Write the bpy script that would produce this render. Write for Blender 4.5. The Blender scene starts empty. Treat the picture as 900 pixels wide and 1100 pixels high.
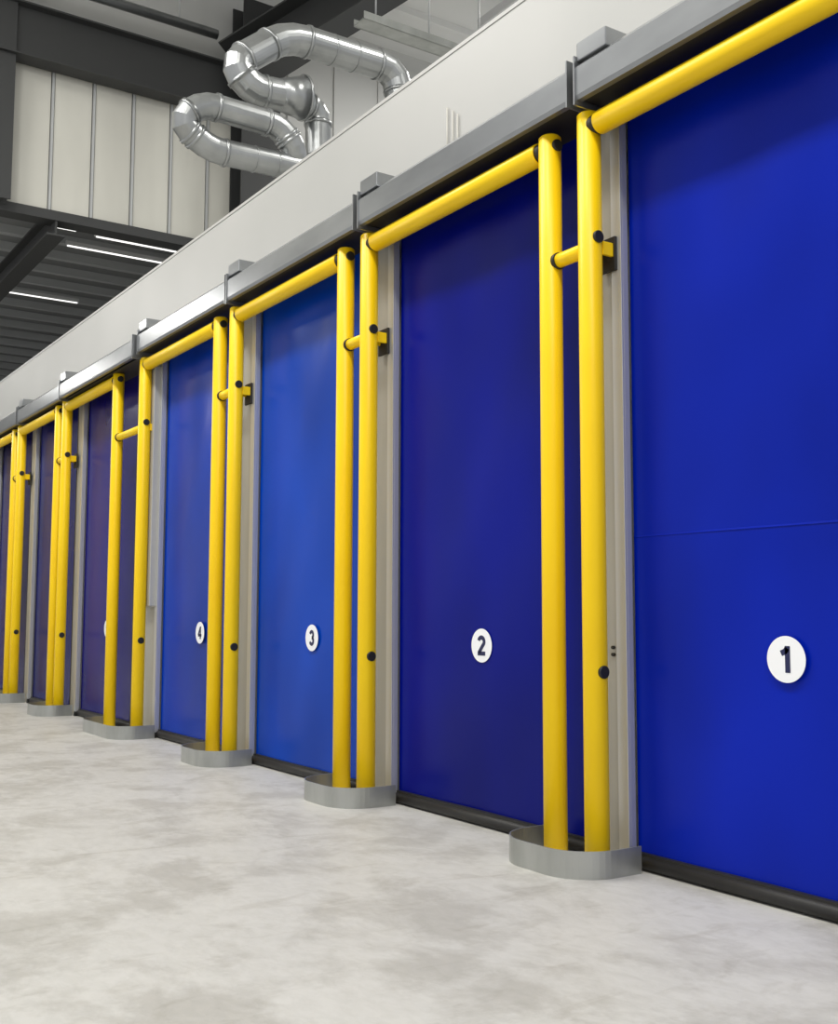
import bpy, bmesh, math, random
from mathutils import Vector, Matrix
random.seed(4)
scn = bpy.context.scene
scn.view_settings.view_transform = 'Standard'
col = scn.collection

# ------------------------------------------------------------ materials
def mat(name, color, rough=0.5, metal=0.0, spec=0.5, noise=None, bump=None, emit=None, coat=0.0):
    """noise=(scale, color2, detail, lo, hi, stretch) bump=(scale,strength,stretch)"""
    m = bpy.data.materials.new(name); m.use_nodes = True
    nt = m.node_tree; b = nt.nodes['Principled BSDF']
    b.inputs['Base Color'].default_value = (*color, 1)
    b.inputs['Roughness'].default_value = rough
    b.inputs['Metallic'].default_value = metal
    b.inputs['Specular IOR Level'].default_value = spec
    b.inputs['Coat Weight'].default_value = coat
    geo = nt.nodes.new('ShaderNodeNewGeometry')
    def nz(scale, detail, stretch):
        mp = nt.nodes.new('ShaderNodeMapping'); mp.inputs['Scale'].default_value = stretch
        nt.links.new(geo.outputs['Position'], mp.inputs['Vector'])
        n = nt.nodes.new('ShaderNodeTexNoise'); n.inputs['Scale'].default_value = scale
        n.inputs['Detail'].default_value = detail
        nt.links.new(mp.outputs[0], n.inputs['Vector']); return n
    if noise:
        sc, c2, det, lo, hi, st = noise
        n = nz(sc, det, st)
        r = nt.nodes.new('ShaderNodeValToRGB')
        r.color_ramp.elements[0].position = lo; r.color_ramp.elements[0].color = (*color, 1)
        r.color_ramp.elements[1].position = hi; r.color_ramp.elements[1].color = (*c2, 1)
        nt.links.new(n.outputs['Fac'], r.inputs['Fac'])
        nt.links.new(r.outputs['Color'], b.inputs['Base Color'])
    if bump:
        n = nz(bump[0], 3, bump[2])
        bp = nt.nodes.new('ShaderNodeBump'); bp.inputs['Strength'].default_value = bump[1]
        bp.inputs['Distance'].default_value = 0.02
        nt.links.new(n.outputs['Fac'], bp.inputs['Height'])
        nt.links.new(bp.outputs[0], b.inputs['Normal'])
    if emit:
        b.inputs['Emission Color'].default_value = (*emit[0], 1)
        b.inputs['Emission Strength'].default_value = emit[1]
    return m

U1 = (1, 1, 1)
M_YEL = mat('yellow_polymer', (0.98, 0.66, 0.003), 0.38, spec=.35, noise=(1.5, (0.95, 0.61, 0.003), 2, .35, .7, U1))
M_BLK = mat('black_rubber', (0.012, 0.011, 0.010), 0.55)
M_GALV = mat('galvanised_steel', (0.46, 0.47, 0.45), 0.36, 0.7, noise=(6, (0.36, 0.37, 0.35), 4, .35, .7, (1, 1, .3)))
M_GUIDE = mat('guide_steel', (0.47, 0.465, 0.43), 0.45, 0.25, noise=(4, (0.40, 0.395, 0.365), 3, .35, .7, (1, 1, .2)))
M_STRIP = mat('bright_aluminium', (0.62, 0.63, 0.63), 0.35, 0.6)
M_HOOD = mat('hood_steel', (0.38, 0.39, 0.40), 0.28, 0.8, noise=(3, (0.29, 0.30, 0.31), 4, .35, .7, (1, .4, 1)))
M_DUCT = mat('spiral_duct_steel', (0.42, 0.43, 0.43), 0.32, 0.9, noise=(3, (0.32, .33, .33), 3, .3, .7, U1))
M_WALL = mat('insulated_panel_white', (0.48, 0.475, 0.455), 0.45, noise=(0.5, (0.42, 0.42, 0.40), 2, .3, .7, U1))
M_CLAD = mat('cladding_cream', (0.60, 0.59, 0.53), 0.5, noise=(1.2, (0.50, 0.49, 0.44), 3, .3, .7, (1, 1, .3)))
M_BACK = mat('back_wall_grey', (0.55, 0.55, 0.53), 0.6)
M_ROOF = mat('roof_deck_grey', (0.74, 0.74, 0.72), 0.6)
M_ROOF2 = mat('roof_deck_dark', (0.20, 0.205, 0.205), 0.6)
M_PURL = mat('purlin_steel', (0.42, 0.43, 0.43), 0.5, 0.1)
M_DARK = mat('dark_structural_steel', (0.03, 0.031, 0.031), 0.55)
M_CONC = mat('concrete_floor', (0.49, 0.475, 0.44), 0.5, spec=0.3)
M_DISC = mat('white_sticker', (0.92, 0.93, 0.95), 0.4)
M_NUM = mat('navy_print', (0.008, 0.012, 0.07), 0.45)
M_LIT = mat('light_tube', (1, 1, 1), emit=((1, .99, .95), 1.3))
M_HOUS = mat('lamp_housing', (0.6, 0.6, 0.6), 0.5)

# concrete: layered noise
def concrete(m):
    nt = m.node_tree; b = nt.nodes['Principled BSDF']
    geo = nt.nodes['Geometry'] if 'Geometry' in nt.nodes else nt.nodes.new('ShaderNodeNewGeometry')
    def N(scale, det, st, dist=0, rgh=.62):
        mp = nt.nodes.new('ShaderNodeMapping'); mp.inputs['Scale'].default_value = st
        mp.inputs['Rotation'].default_value = (0, 0, .5)
        nt.links.new(geo.outputs['Position'], mp.inputs['Vector'])
        n = nt.nodes.new('ShaderNodeTexNoise'); n.inputs['Scale'].default_value = scale
        n.inputs['Detail'].default_value = det; n.inputs['Distortion'].default_value = dist
        n.inputs['Roughness'].default_value = rgh
        nt.links.new(mp.outputs[0], n.inputs['Vector']); return n
    a = N(1.7, 12, (1, .8, 1), .25, .68); c = N(0.45, 3, (1, 1, 1)); d = N(14, 8, (1, .5, 1), .4, .7); e = N(3.2, 10, (.7, 1.6, 1), .8, .6)
    def ramp(n, lo, hi, c1, c2):
        r = nt.nodes.new('ShaderNodeValToRGB')
        r.color_ramp.elements[0].position = lo; r.color_ramp.elements[0].color = (*c1, 1)
        r.color_ramp.elements[1].position = hi; r.color_ramp.elements[1].color = (*c2, 1)
        nt.links.new(n.outputs['Fac'], r.inputs['Fac']); return r
    r1 = ramp(a, .41, .53, (0.455, 0.442, 0.41), (0.565, 0.555, 0.525))
    r2 = ramp(c, .35, .65, (0.94, .94, .94), (1, 1, 1))
    r3 = ramp(d, .3, .6, (0.88, .88, .87), (1, 1, 1))
    r4 = ramp(e, .32, .44, (0.87, .86, .84), (1, 1, 1))
    def mul(x, y):
        q = nt.nodes.new('ShaderNodeMix'); q.data_type = 'RGBA'; q.blend_type = 'MULTIPLY'
        q.inputs[0].default_value = 1
        nt.links.new(x, q.inputs[6]); nt.links.new(y, q.inputs[7]); return q.outputs[2]
    o = mul(mul(mul(r1.outputs[0], r2.outputs[0]), r3.outputs[0]), r4.outputs[0])
    nt.links.new(o, b.inputs['Base Color'])
    bp = nt.nodes.new('ShaderNodeBump'); bp.inputs['Strength'].default_value = .2; bp.inputs['Distance'].default_value = .01
    nt.links.new(d.outputs['Fac'], bp.inputs['Height']); nt.links.new(bp.outputs[0], b.inputs['Normal'])
concrete(M_CONC)

# ------------------------------------------------------------ helpers
def empty(name, loc=(0, 0, 0)):
    e = bpy.data.objects.new(name, None); e.location = loc; e.empty_display_size = .2
    col.objects.link(e); return e

def finish(name, bm, m, parent=None, smooth=False, bevel=0, seg=2):
    bmesh.ops.recalc_face_normals(bm, faces=bm.faces)
    me = bpy.data.meshes.new(name); bm.to_mesh(me); bm.free()
    for mm in (m if isinstance(m, (list, tuple)) else [m]): me.materials.append(mm)
    if smooth:
        for p in me.polygons: p.use_smooth = True
    o = bpy.data.objects.new(name, me); col.objects.link(o)
    if parent:
        o.parent = parent; o.matrix_parent_inverse = Matrix.Translation(parent.location).inverted()
    if bevel:
        bv = o.modifiers.new('bevel', 'BEVEL'); bv.width = bevel; bv.segments = seg; bv.limit_method = 'ANGLE'
    return o

def addbox(bm, x0, x1, y0, y1, z0, z1):
    vs = [bm.verts.new(v) for v in ((x0,y0,z0),(x1,y0,z0),(x1,y1,z0),(x0,y1,z0),(x0,y0,z1),(x1,y0,z1),(x1,y1,z1),(x0,y1,z1))]
    for f in ((0,3,2,1),(4,5,6,7),(0,1,5,4),(1,2,6,5),(2,3,7,6),(3,0,4,7)):
        bm.faces.new([vs[i] for i in f])

def box(name, x0, x1, y0, y1, z0, z1, m, parent=None, bevel=0):
    bm = bmesh.new(); addbox(bm, x0, x1, y0, y1, z0, z1)
    return finish(name, bm, m, parent, bevel=bevel)

def addcyl(bm, p0, p1, r, r2=None, n=40, edge=0.0):
    p0 = Vector(p0); p1 = Vector(p1); d = (p1 - p0); L = d.length; q = d.normalized().to_track_quat('Z', 'Y')
    r2 = r if r2 is None else r2
    prof = [(r - edge, 0), (r, edge), (r2, L - edge), (r2 - edge, L)] if edge else [(r, 0), (r2, L)]
    rings = []
    for rr, z in prof:
        rings.append([bm.verts.new(p0 + q @ Vector((rr*math.cos(2*math.pi*i/n), rr*math.sin(2*math.pi*i/n), z))) for i in range(n)])
    for a, b in zip(rings, rings[1:]):
        for i in range(n):
            f = bm.faces.new([a[i], a[(i+1) % n], b[(i+1) % n], b[i]]); f.smooth = True
    bm.faces.new(rings[0][::-1]); bm.faces.new(rings[-1])

def cyl(name, p0, p1, r, m, parent=None, r2=None, n=40, edge=0.0):
    bm = bmesh.new(); addcyl(bm, p0, p1, r, r2, n, edge)
    return finish(name, bm, m, parent)

# ------------------------------------------------------------ layout (metres)
WALLX = 4.47; CURX = 4.42; POSTX = 4.20
ZTOP = 5.50
far_edges = [4.46, 6.907, 9.36, 11.83, 14.82, 17.29, 19.76, 22.23]
W = 2.13
posts_far = [4.553, 7.021, 9.469, 11.98, 15.10, 17.58, 20.05, 22.5]
posts_near = [2.43, 4.899, 7.381, 9.853, 12.93, 15.46, 17.94, 20.41]

# ------------------------------------------------------------ room shell
box('floor', -12, 16, -8, 42, -0.2, 0, M_CONC)
bm = bmesh.new(); addbox(bm, WALLX, WALLX + .15, -3, 42, 0, ZTOP)
wall = finish('wall_right', bm, M_WALL)
tr = empty('trim_1', (WALLX, 10, ZTOP))
box('coping', WALLX - .006, WALLX + .16, -3, 42, ZTOP + .001, ZTOP + .03, M_WALL, tr)
box('ceiling_cold_room', WALLX + .15, 16, -3, 42, ZTOP - .15, ZTOP - .02, M_WALL)

YB = 18.0
cl = empty('wall_bulkhead', (6, YB, 9))
bm = bmesh.new()
pw = 0.686
x = 3.9 - 10*pw
while x < 7.9 - 1e-3:
    prof = [(0, 0), (.02, 0), (.035, -.05), (pw-.035, -.05), (pw-.02, 0), (pw, 0)]
    for (a, ya), (b, yb) in zip(prof, prof[1:]):
        vs = [bm.verts.new(v) for v in ((x+a, YB+ya, 7.95), (x+b, YB+yb, 7.95), (x+b, YB+yb, 10.4), (x+a, YB+ya, 10.4))]
        bm.faces.new(vs)
    x += pw
finish('cladding_panels', bm, M_CLAD, cl)
bm = bmesh.new()
x = 3.9 - 10*pw
while x < 7.95:
    addbox(bm, x-.02, x+.02, YB-.075, YB+.01, 7.95, 10.4); x += pw
finish('panel_joints', bm, M_PURL, cl)
box('bulkhead_core', -6, 16, YB+.02, YB+.2, 7.95, 13, M_BACK, cl)
box('bottom_channel', -6, 7.7, YB-.12, YB+.22, 7.80, 7.96, M_DARK, cl)
bm = bmesh.new(); addbox(bm, 8.5, 16, YB-.05, YB+.018, 5.5, 12.4)
for i in range(8): addbox(bm, 8.9+i, 8.93+i, YB-.08, YB-.05, 5.5, 12.4)
finish('wall_end', bm, M_BACK)

def ibeam(bm, p0, p1, h, w, t=.03, up=Vector((0, 0, 1))):
    p0 = Vector(p0); p1 = Vector(p1); d = (p1-p0); L = d.length; d.normalize()
    s = d.cross(up).normalized(); u = s.cross(d)
    for (a0, a1, b0, b1) in ((-w/2, w/2, h/2-t, h/2), (-w/2, w/2, -h/2, -h/2+t), (-t/2, t/2, -h/2+t, h/2-t)):
        vs = []
        for P in (p0, p1):
            for (a, b) in ((a0, b0), (a1, b0), (a1, b1), (a0, b1)):
                vs.append(bm.verts.new(P + s*a + u*b))
        for f in ((0,1,2,3), (7,6,5,4), (0,4,5,1), (1,5,6,2), (2,6,7,3), (3,7,4,0)):
            bm.faces.new([vs[i] for i in f])
fr = empty('steel_frame', (8, 17.6, 8))
bm = bmesh.new()
ibeam(bm, (-6, 17.7, 10.75), (8.1, 17.7, 10.75), .9, .35)
finish('main_girder', bm, M_DARK, fr)
bm = bmesh.new()
ibeam(bm, (8.1, 17.6, 5.5), (8.1, 17.6, 12.4), .5, .75, up=Vector((0, 1, 0)))
ibeam(bm, (3.75, 17.75, 7.9), (3.75, 17.75, 12.4), .3, .3, up=Vector((0, 1, 0)))
finish('columns', bm, M_DARK, fr)
bm = bmesh.new(); ibeam(bm, (7.55, 17.3, 10.95), (9.85, 14.9, 12.65), .8, .7)
finish('diagonal_brace', bm, M_DARK, fr)
bm = bmesh.new(); ibeam(bm, (4.7, 17.9, 7.75), (4.7, 41, 7.75), .4, .3)
finish('low_roof_girder', bm, M_DARK, fr)

bm = bmesh.new(); addbox(bm, -10, 16, -6, YB+.2, 12.75, 12.85)
for i in range(12): addbox(bm, -10, 16, -5.5+i*2, -5.42+i*2, 12.62, 12.75)
finish('ceiling', bm, M_ROOF)
lo = empty('ceiling_low_bay', (5, 28, 8.6))
bm = bmesh.new(); addbox(bm, -6, 16, YB+.2, 42, 8.62, 8.75)
finish('deck', bm, M_ROOF2, lo)
bm = bmesh.new()
y = YB + .9
while y < 41:
    addbox(bm, -6, 16, y, y+.10, 8.46, 8.62); addbox(bm, -6, 16, y+.45, y+.49, 8.57, 8.62); y += 1.0
finish('purlins', bm, M_PURL, lo)
box('wall_far', -6, 16, 41.8, 42, 0, 8.6, M_BACK)

for (xa, xb, yy) in ((6.2, 7.9, 19.0), (5.9, 7.8, 19.7), (5.6, 7.6, 20.5), (5.0, 5.5, 19.6), (4.9, 6.9, 24.3)):
    e = empty('strip_light', ((xa+xb)/2, yy, 8.38))
    box('tube', xa, xb, yy-.018, yy+.018, 8.28, 8.30, M_LIT, e)
    box('housing', xa-.03, xb+.03, yy-.03, yy+.03, 8.30, 8.38, M_HOUS, e)
    bm = bmesh.new()
    for xx in (xa+.2, xb-.2): addcyl(bm, (xx, yy, 8.38), (xx, yy, 8.45), .01, n=8)
    finish('suspension', bm, M_PURL, e)

e = empty('sprinkler_pipe', (5, 17.3, 11.5))
cyl('pipe', (-6, 17.3, 11.5), (7.2, 17.3, 11.5), .085, M_DUCT, e)
bm = bmesh.new()
for i in range(8): addcyl(bm, (-4+i*1.5, 17.3, 11.58), (-4+i*1.5, 17.3, 12.6), .015, n=8)
finish('hangers', bm, M_PURL, e)
e = empty('cable_tray', (9, 13.9, 10.5))
bm = bmesh.new(); addbox(bm, 8.1, 10.6, 13.75, 14.05, 10.42, 10.44); addbox(bm, 8.1, 10.6, 13.74, 13.76, 10.42, 10.54); addbox(bm, 8.1, 10.6, 14.04, 14.06, 10.42, 10.54)
finish('tray', bm, M_GALV, e)
bm = bmesh.new()
for i in range(3): addcyl(bm, (8.4+i*1.0, 13.9, 10.44), (8.4+i*1.0, 13.9, 12.6), .014, n=8)
finish('hangers', bm, M_PURL, e)

# ------------------------------------------------------------ ducts
def duct(name, pts, r, parent, bend=0.28, n=32):
    P = [Vector(p) for p in pts]
    path = [P[0]]; collars = []
    for i in range(1, len(P)-1):
        a = (P[i-1]-P[i]); b = (P[i+1]-P[i]); k = min(bend, a.length*.48, b.length*.48)
        s = P[i] + a.normalized()*k; t = P[i] + b.normalized()*k
        collars += [(s, -a.normalized()), (t, b.normalized())]
        for j in range(4):
            u = j/3; path.append(s*(1-u)**2 + P[i]*2*u*(1-u) + t*u*u)
    path.append(P[-1])
    bm = bmesh.new(); rings = []
    nrm = Vector((0, 1, 0))
    for i, p in enumerate(path):
        if i == 0: d = path[1]-p
        elif i == len(path)-1: d = p-path[-2]
        else: d = (path[i+1]-p).normalized() + (p-path[i-1]).normalized()
        d.normalize(); s = nrm - d*nrm.dot(d)
        s.normalize(); u = d.cross(s)
        rings.append([bm.verts.new(p + (s*math.cos(2*math.pi*k/n) + u*math.sin(2*math.pi*k/n))*r) for k in range(n)])
    for a, b in zip(rings, rings[1:]):
        for k in range(n): bm.faces.new([a[k], a[(k+1) % n], b[(k+1) % n], b[k]])
    bm.faces.new(rings[0][::-1]); bm.faces.new(rings[-1])
    for c, d in collars: addcyl(bm, c-d*.02, c+d*.02, r+.014, n=n)
    for a, b in zip(P, P[1:]):
        L = (b-a).length
        if L > .9:
            m_ = int(L/.28)
            for j in range(2, m_-1):
                c = a.lerp(b, j/m_); d = (b-a).normalized(); addcyl(bm, c-d*.006, c+d*.006, r+.006, n=n)
    return finish(name, bm, M_DUCT, parent)

e = empty('ventilation_duct', (6, 12, 8))
duct('upper_loop', [(7.74, 12, 7.6), (7.58, 12, 8.70), (5.92, 12, 8.68), (5.22, 12, 8.10), (5.46, 12, 7.84), (5.9, 12, 7.88)], .195, e, .3)
cyl('reducer_cone', (5.84, 12, 7.875), (6.16, 12.0, 7.92), .195, M_DUCT, e, r2=.27)
cyl('reducer_flange', (6.16, 12.0, 7.92), (6.19, 12, 7.924), .285, M_DUCT, e)
duct('riser', [(6.16, 12.1, 7.92), (6.5, 12.2, 7.9), (6.55, 12.2, 5.49)], .17, e)
e = empty('ventilation_duct', (5.3, 11.9, 7))
duct('lower_loop', [(6.45, 11.7, 5.49), (6.3, 11.8, 6.89), (4.85, 11.85, 6.87), (4.45, 11.8, 7.10), (4.72, 11.75, 7.36), (5.72, 11.75, 7.34), (5.95, 11.75, 7.1), (6.0, 11.9, 6.9)], .155, e, .2)

# ------------------------------------------------------------ doors
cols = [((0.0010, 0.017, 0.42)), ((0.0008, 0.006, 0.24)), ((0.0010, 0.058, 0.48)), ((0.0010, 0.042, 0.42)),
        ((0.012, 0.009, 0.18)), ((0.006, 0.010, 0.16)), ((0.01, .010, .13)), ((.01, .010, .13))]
def curtain_mat(i, c):
    c2 = tuple(v*0.58 for v in c)  # mottled tone; its contrast paints soft shade and reflections into the curtain colour
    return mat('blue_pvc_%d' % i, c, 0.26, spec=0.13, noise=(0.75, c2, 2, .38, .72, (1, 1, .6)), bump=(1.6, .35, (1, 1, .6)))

# bold sans digits built as polygons / ribbons; unit height, centred
def ribbon(bm, pts, w, to3):
    P = [Vector(p) for p in pts]; L = []; Rr = []
    for i, p in enumerate(P):
        if i == 0: d = P[1]-p
        elif i == len(P)-1: d = p-P[-2]
        else: d = (P[i+1]-p).normalized()+(p-P[i-1]).normalized()
        d.normalize(); n = Vector((-d.y, d.x))
        k = w/2
        if 0 < i < len(P)-1:
            d1 = (P[i+1]-p).normalized(); k = w/2/max(.5, abs(n.dot(Vector((-d1.y, d1.x)))))
        L.append(bm.verts.new(to3(p+n*k))); Rr.append(bm.verts.new(to3(p-n*k)))
    for i in range(len(P)-1): bm.faces.new([L[i], Rr[i], Rr[i+1], L[i+1]])
def arc(cx, cy, rx, ry, a0, a1, n=14):
    return [(cx+rx*math.cos(math.radians(a0+(a1-a0)*k/n)), cy+ry*math.sin(math.radians(a0+(a1-a0)*k/n))) for k in range(n+1)]
def digit_strokes(s):
    if s == '1': return [[(.07, -.5), (.07, .5)], [(.06, .42), (-.02, .30), (-.20, .22)]]
    if s == '2': return [arc(0, .2, .22, .22, 165, -25)+[(-.19, -.36)], [(-.30, -.41), (.31, -.41)]]
    if s == '3': return [arc(0, .2, .20, .21, 165, -80), arc(0, -.2, .22, .22, 85, -165)]
    if s == '4': return [[(.12, -.5), (.12, .5)], [(.10, .42), (-.26, -.17)], [(-.31, -.2), (.32, -.2)]]
    if s == '5': return [[(.27, .41), (-.2, .41)], [(-.15, .46), (-.21, 0)], arc(0, -.17, .22, .24, 140, -160)]
    if s == '6': return [arc(0, -.18, .21, .23, 0, 360, 20), [(-.21, -.2), (-.2, .1)] + arc(.02, .15, .22, .26, 170, 30)]
    if s == '7': return [[(-.3, .41), (.3, .41)], [(.25, .4), (-.08, -.5)]]
    return [arc(0, .21, .18, .20, 0, 360, 20), arc(0, -.2, .22, .22, 0, 360, 20)]
def digit(s, h, parent, loc):
    bm = bmesh.new()
    for st in digit_strokes(s):
        ribbon(bm, st, .215, lambda p: Vector((loc[0], loc[1]-p.x*h*1.08, loc[2]+p.y*h)))
    for f in bm.faces:
        f.normal_update()
        if f.normal.x > 0: f.normal_flip()
    me = bpy.data.meshes.new('digit'); bm.to_mesh(me); bm.free(); me.materials.append(M_NUM)
    o = bpy.data.objects.new('digit', me); col.objects.link(o)
    o.parent = parent; o.matrix_parent_inverse = Matrix.Translation(parent.location).inverted()

def hood(parent, y0, y1, xf=4.07, dz=0.0):
    zb = 4.32+dz; zt = 4.56+dz
    bm = bmesh.new()
    prof = [(WALLX, zt+.015), (xf+.05, zt), (xf, zt-.05), (xf, zb+.025), (xf+.012, zb), (xf+.05, zb), (xf+.05, zb+.012),
            (xf+.02, zb+.03), (xf+.02, zt-.06), (xf+.06, zt-.02), (WALLX, zt-.015)]
    a = [bm.verts.new((x, y0, z)) for x, z in prof]; b = [bm.verts.new((x, y1, z)) for x, z in prof]
    n = len(prof)
    for i in range(n): bm.faces.new([a[i], a[(i+1) % n], b[(i+1) % n], b[i]])
    bm.faces.new(a[::-1]); bm.faces.new(b)
    finish('hood_cover', bm, M_HOOD, parent)
    box('hood_end_near', xf-.008, WALLX, y0-.012, y0, zb-.02, zt+.02, M_HOOD, parent)
    box('hood_end_far', xf-.008, WALLX, y1, y1+.012, zb-.03, zt+.02, M_HOOD, parent)
    box('motor_cover', xf+.01, WALLX, y1-.24, y1-.0, zt-.01, zt+.10, M_HOOD, parent, bevel=.006)
    cyl('roller_drum', (4.30, y0+.02, 4.44+dz), (4.30, y1-.02, 4.44+dz), .085, M_BLK, parent)
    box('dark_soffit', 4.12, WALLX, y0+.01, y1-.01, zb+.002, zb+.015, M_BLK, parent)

for i, yf in enumerate(far_edges):
    yn = yf - W
    d = empty('door_%d' % (i+1), (CURX, (yf+yn)/2, 0))
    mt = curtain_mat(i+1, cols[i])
    bm = bmesh.new(); NY, NZ = 24, 44
    g = []
    for a in range(NZ+1):
        z = .06 + (4.46-.06)*a/NZ
        row = []
        for b in range(NY+1):
            y = yn + W*b/NY
            env = math.sin(math.pi*b/NY)
            xx = CURX + .010*env*math.sin(z*1.7+i*2.1) + .004*env*math.sin(z*5+b*.5+i)
            if i == 0: xx -= .006*env*math.exp(-((z-1.82)/.10)**2)   # soft fold
            row.append(bm.verts.new((xx, y, z)))
        g.append(row)
    for a in range(NZ):
        for b in range(NY):
            bm.faces.new([g[a][b], g[a][b+1], g[a+1][b+1], g[a+1][b]])
    finish('curtain', bm, mt, d, smooth=True)
    if i == 0:
        # welded hem following the fabric surface
        bm = bmesh.new(); pr = None
        for b in range(NY+1):
            y = yn + W*b/NY; env = math.sin(math.pi*b/NY)
            xx = CURX + .010*env*math.sin(1.82*1.7) + .004*env*math.sin(1.82*5+b*.5) - .006*env - .001
            cur = [bm.verts.new((xx+.002, y, 1.818)), bm.verts.new((xx-.0015, y, 1.8195)), bm.verts.new((xx+.002, y, 1.830))]
            if pr:
                bm.faces.new([pr[0], cur[0], cur[1], pr[1]]); bm.faces.new([pr[1], cur[1], cur[2], pr[2]])
            pr = cur
        finish('curtain_seam', bm, mt, d)
    bm = bmesh.new(); addcyl(bm, (CURX-.02, yn+.01, .042), (CURX-.02, yf-.01, .042), .038, n=20); addbox(bm, CURX-.03, CURX+.02, yn+.01, yf-.01, .03, .092)
    finish('bottom_seal', bm, M_BLK, d)
    yc = (3.437, 5.875, 8.27, 10.72)[i] if i < 4 else (yf+yn)/2
    cyl('number_disc', (CURX-.016, yc, 1.175), (CURX-.0145, yc, 1.175), .112, M_DISC, d, n=48)
    digit(str(i+1), .128, d, (CURX-.0175, yc, 1.175))
    gap_end = yf + .32 if i != 3 else yf + .86
    box('guide_column', 4.37, WALLX, yf+.07, gap_end, 0, 4.5, M_GUIDE, d, bevel=.004)
    bm = bmesh.new()
    addbox(bm, 4.345, 4.36, yf-.005, yf+.075, 0, 4.45)
    addbox(bm, 4.36, WALLX, yf+.055, yf+.075, 0, 4.45)
    addbox(bm, 4.36, 4.40, yf-.005, yf+.008, 0, 4.45)
    finish('guide_rail', bm, M_STRIP, d, bevel=.002)
    box('guide_foot', 4.345, 4.45, yf-.02, yf+.05, 0, .06, M_BLK, d)
    box('near_seal', 4.37, 4.405, yn-.01, yn+.02, 0, 4.45, M_BLK, d)
    if i == 0:
        bm = bmesh.new()
        for zz in (1.16, 1.20): addcyl(bm, (4.37, yf+.12, zz), (4.355, yf+.12, zz), .010, n=12)
        finish('bolts', bm, M_BLK, d)
    if i == 3:
        hood(d, 9.47, 11.90)
        box('control_cabinet', 4.27, 4.37, 11.87, 12.30, 1.45, 4.18, M_WALL, d, bevel=.008)
    elif i == 4: hood(d, 11.97, 14.92, 4.03, -.05)
    else: hood(d, yf+.09-2.40, yf+.06, 4.07, -.03 if i > 4 else 0)

# ------------------------------------------------------------ yellow goal-post guards
R = .069; ZP = 4.28; ZR = 4.195
for i, (yf, yn) in enumerate(zip(posts_far, posts_near)):
    a = empty('yellow_goal_post_guard', (POSTX, (yf+yn)/2, 0))
    cyl('post_far', (POSTX, yf, 0), (POSTX, yf, ZP), R, M_YEL, a, edge=.012)
    cyl('post_near', (POSTX, yn, 0), (POSTX, yn, ZP-.01), R, M_YEL, a, edge=.012)
    cyl('top_rail', (POSTX, yn+R+.02, ZR), (POSTX, yf-R-.02, ZR), .068, M_YEL, a, edge=.006)
    cyl('collar_near', (POSTX, yn+R-.03, ZR), (POSTX, yn+R+.025, ZR), .058, M_BLK, a)
    cyl('collar_far', (POSTX, yf-R-.025, ZR), (POSTX, yf-R+.03, ZR), .058, M_BLK, a)
    def plug(nm, y, z, r=.036):
        cyl(nm, (POSTX, y-R+.012, z), (POSTX, y-R-.010, z), r, M_BLK, a, edge=.004, n=24)
    plug('plug_top', yn, ZR); plug('plug_link', yf, 3.53); plug('plug_low', yf, 1.07)
    bm = bmesh.new(); addbox(bm, POSTX+R-.02, 4.335, yf-.055, yf-.035, 3.44, 3.52); addbox(bm, POSTX+R-.02, 4.335, yf+.035, yf+.055, 3.44, 3.52)
    finish('bracket_arms', bm, M_YEL, a, bevel=.003)
    box('bracket_plate', 4.325, 4.345, yf-.07, yf+.07, 3.36, 3.56, M_BLK, a, bevel=.004)
    if i+1 < len(posts_near):
        y2 = posts_near[i+1]
        cyl('link_tube', (POSTX, yf+R-.01, 3.48), (POSTX, y2-R+.01, 3.48), .043, M_YEL, a, edge=.004)
        cyl('link_boss', (POSTX, y2-R-.012, 3.48), (POSTX, y2-R+.015, 3.48), .05, M_BLK, a)

# ------------------------------------------------------------ steel kerbs round the post feet
def kerb(y0, y1, xf=3.88, xb=4.335, h=.145, r=.27, t=.008):
    e = empty('steel_kerb', (4.1, (y0+y1)/2, 0))
    def outline(off):
        pts = [(xb, y0+off)]
        for k in range(13):
            th = math.radians(270 - 90*k/12)
            pts.append((xf+r+(r-off)*math.cos(th), y0+r+(r-off)*math.sin(th)))
        for k in range(13):
            th = math.radians(180 - 90*k/12)
            pts.append((xf+r+(r-off)*math.cos(th), y1-r+(r-off)*math.sin(th)))
        pts.append((xb, y1-off)); return pts
    A = outline(0); B = outline(t)
    bm = bmesh.new()
    def q(P, z): return [bm.verts.new((x, y, z)) for x, y in P]
    a0, a1, b0, b1 = q(A, 0), q(A, h), q(B, 0), q(B, h)
    for k in range(len(A)-1):
        for u, v in ((a0, a1), (a1, b1), (b1, b0), (b0, a0)):
            f = bm.faces.new([u[k], u[k+1], v[k+1], v[k]])
    for k in (0, -1): bm.faces.new([a0[k], a1[k], b1[k], b0[k]])
    finish('kerb_sheet', bm, M_GALV, e)
kerb(2.25-.38, 2.25+.38)
for i in range(len(posts_far)-1):
    kerb(posts_far[i]-.20, posts_near[i+1]+.20)

e = empty('wall_conduit', (WALLX, 6.3, 4.9))
bm = bmesh.new()
for k, yy in enumerate((6.22, 6.28, 6.35)): addcyl(bm, (WALLX-.012, yy, 4.6), (WALLX-.012, yy, 5.0+.05*k), .006, n=8)
finish('cables', bm, M_CLAD, e)

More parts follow.
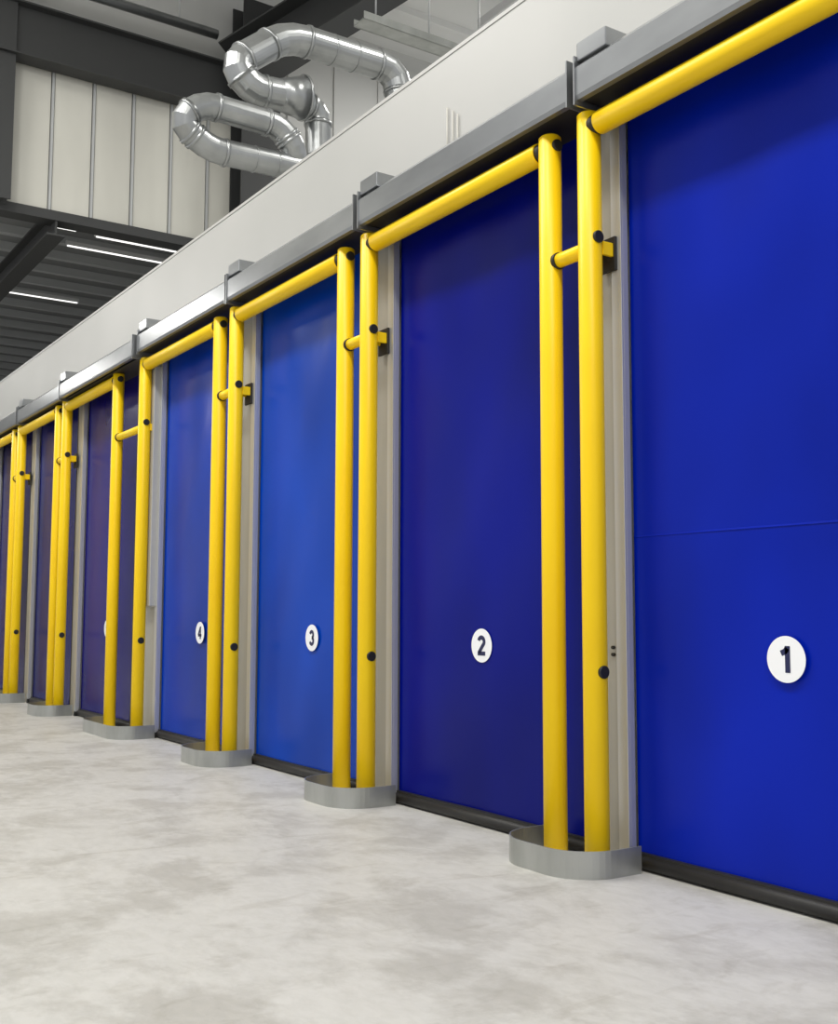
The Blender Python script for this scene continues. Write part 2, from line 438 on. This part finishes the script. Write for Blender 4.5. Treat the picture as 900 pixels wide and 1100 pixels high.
# ------------------------------------------------------------ lighting
w = bpy.data.worlds.new('world'); scn.world = w; w.use_nodes = True
w.node_tree.nodes['Background'].inputs[0].default_value = (0.97, .98, 1, 1)
w.node_tree.nodes['Background'].inputs[1].default_value = 0.73
def lamp(x, y, z, sx, sy, p, c=(1, .985, .94)):
    e = empty('high_bay_light', (x, y, z+.1))
    l = bpy.data.lights.new('bay_lamp', 'AREA'); l.shape = 'RECTANGLE'; l.size = sx; l.size_y = sy; l.energy = p; l.color = c
    o = bpy.data.objects.new('bay_lamp', l); col.objects.link(o); o.location = (x, y, z)
    o.parent = e; o.matrix_parent_inverse = Matrix.Translation(e.location).inverted()
    box('housing', x-sx/2-.05, x+sx/2+.05, y-sy/2-.05, y+sy/2+.05, z+.03, z+.2, M_HOUS, e)
for yy in (-4.5, -1, 4, 9, 14): lamp(-.5, yy, 11.8, 1.2, 2.4, 420)
lamp(9, 8, 12.0, 1, 2, 220); lamp(12, 14.5, 12, 1, 1.6, 220)
for yy in (22, 30): lamp(0, yy, 7.9, 1, 2, 300)
# unseen point light added to brighten the roof; its fitting is made up
e = empty('roof_fill_light', (1.0, 12, 11.2))
l = bpy.data.lights.new('roof_fill', 'POINT'); l.energy = 170; l.shadow_soft_size = .3; l.color = (1, .99, .95)
o = bpy.data.objects.new('roof_fill', l); col.objects.link(o); o.location = (1.0, 12, 10.9)
o.parent = e; o.matrix_parent_inverse = Matrix.Translation(e.location).inverted()
cyl('stem', (1.0, 12, 11.3), (1.0, 12, 12.62), .02, M_PURL, e, n=10)
cyl('cap', (1.0, 12, 11.24), (1.0, 12, 11.32), .10, M_HOUS, e, n=20)

# ------------------------------------------------------------ camera
cd = bpy.data.cameras.new('camera'); cam = bpy.data.objects.new('camera', cd); col.objects.link(cam)
cd.sensor_fit = 'HORIZONTAL'; cd.sensor_width = 36; cd.lens = 36*1174/900
cam.location = (0, 0, 1.4)
M = Matrix.Rotation(math.radians(-33.59), 4, 'Z') @ Matrix.Rotation(math.radians(90+5.2), 4, 'X') @ Matrix.Rotation(math.radians(.15), 4, 'Z')
cam.rotation_euler = M.to_euler()
scn.camera = cam
